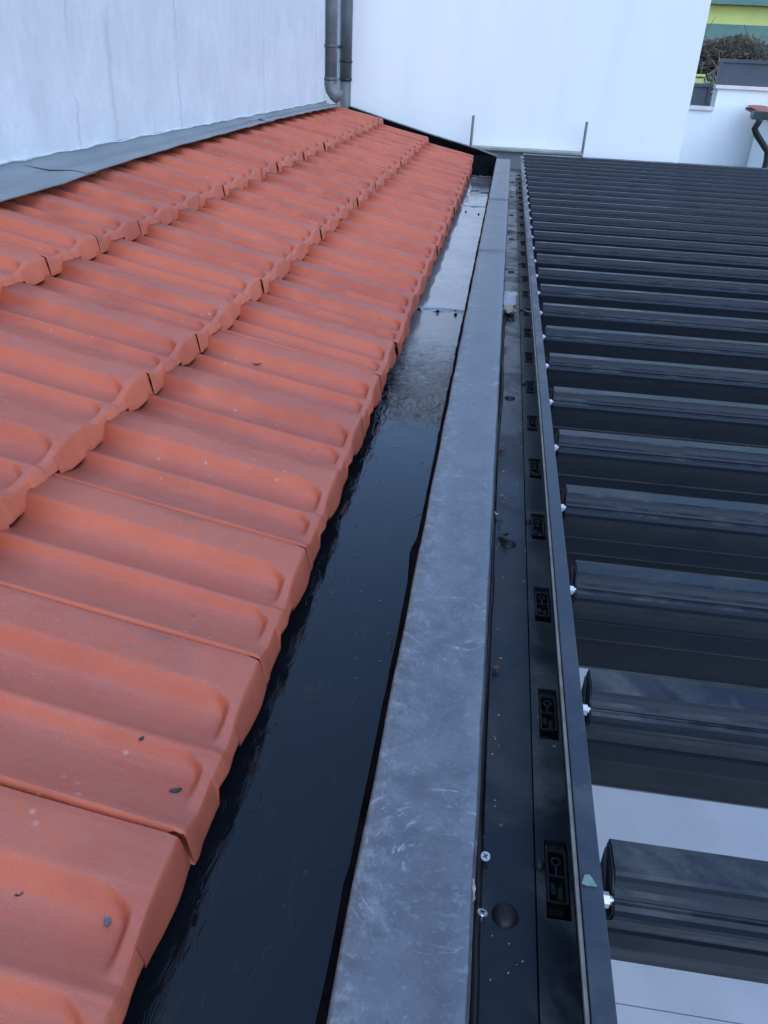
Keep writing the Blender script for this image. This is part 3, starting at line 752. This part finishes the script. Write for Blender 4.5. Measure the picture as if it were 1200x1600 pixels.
flake('leaf', 168, 1440, .0125, .0055, -1.1, MLEAFG, 'grey withered petal lying on the nearest tile at bottom left', 'leaf')
flake('leaf', 221, 1156, .006, .004, 1.2, MLEAFD, 'tiny dark crumb in the second tile valley from the bottom', 'leaf')
flake('leaf', 30, 1399, .006, .003, .6, MLEAFD, 'tiny dark scrap at the left edge of the nearest tile', 'leaf')
flake('leaf', 402, 570, .018, .005, .3, MLEAFD, 'dark sliver stuck in a lower course tile valley mid roof', 'leaf')
flake('leaf', 783, 704, .016, .009, .4, MLEAFB, 'curled brown leaf on the beam beside the cable, the farther one', 'leaf', 'b', -.597)
flake('leaf', 775, 1045, .010, .007, .7, MLEAFB, 'small brown leaf bit on the beam beside the cable, the nearer one', 'leaf', 'b', -.597)
flake('film_strip', 786, 835, .040, .013, 1.9, MFILM, 'dark curled strip of plastic film on the beam near a round plug', 'film', 'b', -.597, .55)
flake('film_strip', 826, 488, .034, .010, -.35, MPAPER, 'pale torn strip sticking out beside the clips far along the beam', 'scrap', 'b', -.590, .3)
p = atz(920, 1378, -.5115); ch = MB().prism([(p[0]-.0055, p[1]-.003), (p[0]-.002, p[1]-.0042), (p[0]+.0055, p[1]-.0036), (p[0]+.002, p[1]+.003), (p[0]+.0005, p[1]+.005), (p[0]-.003, p[1]+.0042)], -.5108, -.5098, 'z')
tag(ch.build('tape_scrap', MCHIP, base=tuple(p)), 'pale green scrap of tape stuck on the rail near the front', 'tape')
def lump(name, px, py, z, sx, sy, sz, m_, label, cat, seed=1):
    p = atz(px, py, z); r_ = random.Random(seed); V = []; F = []; n, k = 12, 6
    for i in range(1, k):
        for j in range(n):
            a_, b_ = math.pi*i/k, 2*math.pi*j/n; q = 1+.35*r_.uniform(-1, 1)
            V.append((p[0]+sx*q*math.sin(a_)*math.cos(b_), p[1]+sy*q*math.sin(a_)*math.sin(b_), p[2]+sz*q*math.cos(a_)))
    V += [(p[0], p[1], p[2]+sz), (p[0], p[1], p[2]-sz)]
    for i in range(k-2): F += [(i*n+j, i*n+(j+1) % n, (i+1)*n+(j+1) % n, (i+1)*n+j) for j in range(n)]
    for j in range(n): F += [(j, (j+1) % n, len(V)-2), ((k-2)*n+j, (k-2)*n+(j+1) % n, len(V)-1)]
    return tag(MB().add(V, F).build(name, m_, base=tuple(p), smooth=False), label, cat)
lump('putty_lump', 736, 1392, -.553, .0032, .0105, .006, MPUTTY, 'crumbly pale putty lump on the capping edge near the front screws', 'putty', 3)
lump('putty_lump', 795, 484, -.588, .020, .030, .010, MPUTTY, 'lumpy beige filler blob on the beam where the black cable ends', 'putty', 5)
p = atz(797, 468, -.585); ps = MB(); V = []; F = []
for i in range(9):
    for j in range(5): V.append((p[0]-.022+.040*j/4+.006*wob(i*1.7, 4), p[1]-.05+.10*i/8+.012*wob(j*2.1, 1), -.5875+.006*wob(i*.9+j*1.3, 2)+(.012 if i == 8 else 0)))
for i in range(8): F += [(i*5+j, i*5+j+1, i*5+j+6, i*5+j+5) for j in range(4)]
tag(ps.add(V, F).build('paper_scrap', MPAPER, smooth=True, base=tuple(p)), 'crumpled pale paper scrap beside the beige filler on the beam', 'paper')
sp = MB(); r_ = random.Random(21)                       # chalky crumbs scattered over beam and tiles
def crumb(x, y, z, s_):
    V = [(x+s_*r_.uniform(.5, 1), y, z), (x, y+s_*r_.uniform(.5, 1), z), (x-s_*r_.uniform(.5, 1), y, z), (x, y-s_*r_.uniform(.5, 1), z), (x, y, z+s_*.6)]
    sp.add(V, [(0, 1, 4), (1, 2, 4), (2, 3, 4), (3, 0, 4)])
for i in range(70):
    y = .3+2.6*r_.random()**1.4; crumb(r_.uniform(.049, .112), y, -.5984 if False else -.5999, r_.uniform(.0005, .0016))
for i in range(46): crumb(r_.uniform(.0492, .058), .35+1.6*r_.random(), -.5998, r_.uniform(.0005, .0018))
for i in range(30):
    x, y = r_.uniform(-1.0, -.24), .45+2.6*r_.random(); crumb(x, y, tile_z(x, y)+.0002, r_.uniform(.0006, .0014))
tag(sp.build('crumbs', MSPECK), 'chalky white crumbs scattered over beam and tiles', 'crumbs', kind='stuff')
dk = MB(); sp2 = sp; sp = dk
for i in range(60):
    y = .3+1.2*r_.random(); crumb(-.075-.11*r_.random()**2, y, FZ+.0031, r_.uniform(.0004, .0007)*(4 if r_.random() < .12 else 1))
tag(dk.build('grit', MLEAFD), 'dark grit floating on the gutter water', 'grit', kind='stuff')

# ------------------------------------------------------------------ lift everything so that the terrace is at zero
for o in scene.objects:
    if o.parent is None and o.type in ('MESH', 'EMPTY'): o.location.z += ZO
